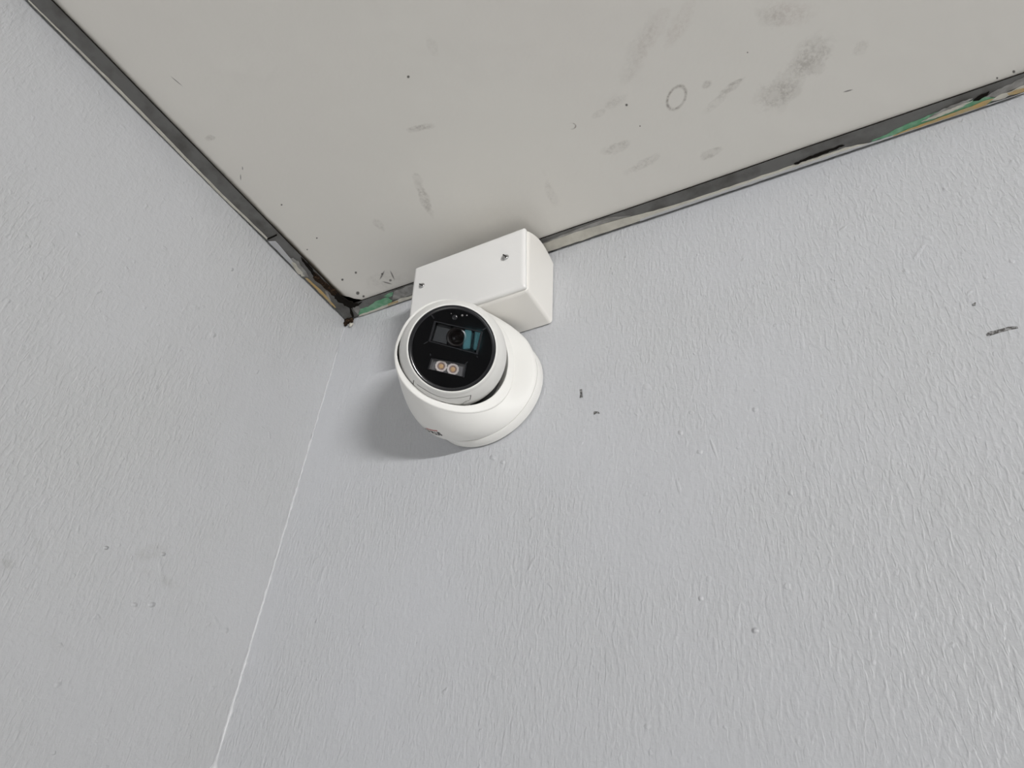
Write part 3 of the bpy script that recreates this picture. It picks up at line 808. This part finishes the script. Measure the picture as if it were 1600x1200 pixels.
# locking tab on the eyeball (between its two slits)
BCw = Us(bc)
arc = [(646.5, 594.5), (651.5, 601.0), (662, 608), (672.5, 614.3), (684, 619.5), (699, 622.8), (714, 622.2), (726, 620.2), (735.5, 618)]
low = [(643, 606), (648, 613), (659, 622), (671, 629), (684, 634), (699, 638), (714, 640), (726, 640), (734.5, 639)]
R1 = BR * S + 0.00022
V = []; F = []
nn_ = len(arc)
for j in range(6):
    for a, b in zip(arc, low):
        x = a[0] + (b[0] - a[0]) * j / 5; y = a[1] + (b[1] - a[1]) * j / 5
        V.append(hit_sphere(x, y, BCw, R1))
for j in range(5):
    for i in range(nn_ - 1):
        F.append((j * nn_ + i, j * nn_ + i + 1, (j + 1) * nn_ + i + 1, (j + 1) * nn_ + i))
k0 = len(V)
edge = [0 * nn_ + i for i in range(nn_)] + [j * nn_ + nn_ - 1 for j in range(1, 6)] + [5 * nn_ + i for i in range(nn_ - 2, -1, -1)] + [j * nn_ for j in range(4, 0, -1)]
for i in edge: V.append(BCw + (V[i] - BCw).normalized() * (BR * S - 0.0003))
for i in range(len(edge)):
    i2 = (i + 1) % len(edge)
    F.append((edge[i], edge[i2], k0 + i2, k0 + i))
obj('locking_tab', V, F, M_white, ball, smooth=True, sharp=35)
def ball_line(pts, wd, name, m=M_dark):
    P = [hit_sphere(x, y, BCw, R1 + 0.00005) for x, y in pts]
    rings = []
    for i, p in enumerate(P):
        t = (P[min(i + 1, len(P) - 1)] - P[max(i - 1, 0)]).normalized(); nr = (p - BCw).normalized(); s = t.cross(nr)
        rings.append([p + s * wd, p + nr * wd * 0.3, p - s * wd, p - nr * wd])
    V, F = loft(rings, True, True)
    return obj(name, V, F, m, ball)
M_seam = mat('seam_shadow_gap', (0.22, 0.215, 0.2), 0.8)
ball_line(arc[1:], 0.00022, 'seam', M_seam)
ball_line([(646.5, 594.5), (645.6, 600), (645.5, 606)], 0.00035, 'slit')
ball_line([(735.8, 617.5), (734.5, 624), (734.3, 634)], 0.0003, 'slit')
V, F = slab([hit_sphere(x, y, BCw, R1 + 0.0001) for x, y in ((645.3, 601), (650, 606), (656.5, 613.5), (655, 616), (648, 611), (645, 607))], (hit_sphere(650, 608, BCw, R1) - BCw).normalized(), 0.0001)
obj('slot', V, F, M_dark, ball)
M_nt = mat('notch_grey', (0.42, 0.415, 0.4), 0.6)
V, F = slab([hit_sphere(x, y, BCw, R1 + 0.0001) for x, y in ((719, 632.5), (727, 627), (734, 625), (734.2, 633), (727, 634))], (hit_sphere(728, 629, BCw, R1) - BCw).normalized(), 0.0001)
obj('notch', V, F, M_nt, ball)
# small moulding dimple on the shell, upper right
# lettering round the tall side of the shell
allv = [Us(v) for r in body for v in r]
fc = []
for i in range(len(body) - 1):
    for q in range(NSEG):
        q2 = (q + 1) % NSEG
        fc.append((i * NSEG + q, i * NSEG + q2, (i + 1) * NSEG + q2, (i + 1) * NSEG + q))
bvh = BVHTree.FromPolygons([tuple(v) for v in allv], fc)
axis_c = Us(cu)
def shell_point(ang, y, lift):
    """point on the shell at azimuth ang (about the wall normal) and distance y from the wall"""
    o = Vector((axis_c.x, -y, axis_c.z)) + Vector((math.cos(ang), 0, math.sin(ang))) * 0.12
    h, nrm, idx, dist = bvh.ray_cast(o, -Vector((math.cos(ang), 0, math.sin(ang))))
    if h is None: return None
    if nrm.dot(o - h) < 0: nrm = -nrm
    return h + nrm * lift
def cyl(px, py):
    h, nrm, idx, dist = bvh.ray_cast(CAM, ray(px, py))
    if h is None: return None
    return math.atan2(h.z - axis_c.z, h.x - axis_c.x), -h.y, h
def first_hit(px, py):
    for k in range(24):
        r_ = cyl(px + 0.7 * k, py - 0.5 * k)
        if r_: return r_ + (k,)
tr, br, tl = first_hit(687.8, 674.5), first_hit(690.3, 680.3), first_hit(677.5, 668.5)
def text_mesh(body_, size):
    cdat = bpy.data.curves.new('lettering', 'FONT'); cdat.body = body_; cdat.size = size; cdat.resolution_u = 3
    cdat.offset = 0.055 * size
    to = bpy.data.objects.new('tmp', cdat); COL.objects.link(to)
    dg = bpy.context.evaluated_depsgraph_get(); dg.update()
    me = bpy.data.meshes.new_from_object(to.evaluated_get(dg))
    bpy.data.objects.remove(to)
    vs = [v.co.copy() for v in me.vertices]; fs = [tuple(p.vertices) for p in me.polygons]
    bpy.data.meshes.remove(me)
    return vs, fs
if tr and br:
    rad = 0.2 * S
    hgt = abs(br[1] - tr[1])
    vs, fs = text_mesh('CP PLUS', 1.0)
    xmax = max(v.x for v in vs); ymax = max(v.y for v in vs)
    hgt = 0.0058
    k = hgt / ymax
    bm = bmesh.new(); bv = [bm.verts.new(v) for v in vs]
    for f in fs:
        try: bm.faces.new([bv[i] for i in f])
        except ValueError: pass
    bm.verts.index_update()
    VV = []
    for v in bm.verts:
        ang = br[0] + 0.02 - (xmax - v.co.x) * k / rad * 0.6
        VV.append(shell_point(ang, br[1] + v.co.y * k, 0.00012) or Us(cu))
    FF = [tuple(x.index for x in f.verts) for f in bm.faces]; bm.free()
    obj('lettering', VV, FF, M_ink, shell, label='small black brand lettering')
    bar = []
    na = 14
    xw = 2.55
    pts = []
    for j, yy in enumerate((1.22, 1.46)):
        for i in range(na + 1):
            ang = br[0] + 0.02 - (0.15 + xw * i / na) * k / rad * 0.6
            pts.append(shell_point(ang, br[1] + yy * ymax * k, 0.00012) or Us(cu))
    FF = [(i, i + 1, na + 2 + i, na + 1 + i) for i in range(na)]
    obj('red_bar', pts, FF, M_red, shell, label='thin red bar above the lettering')
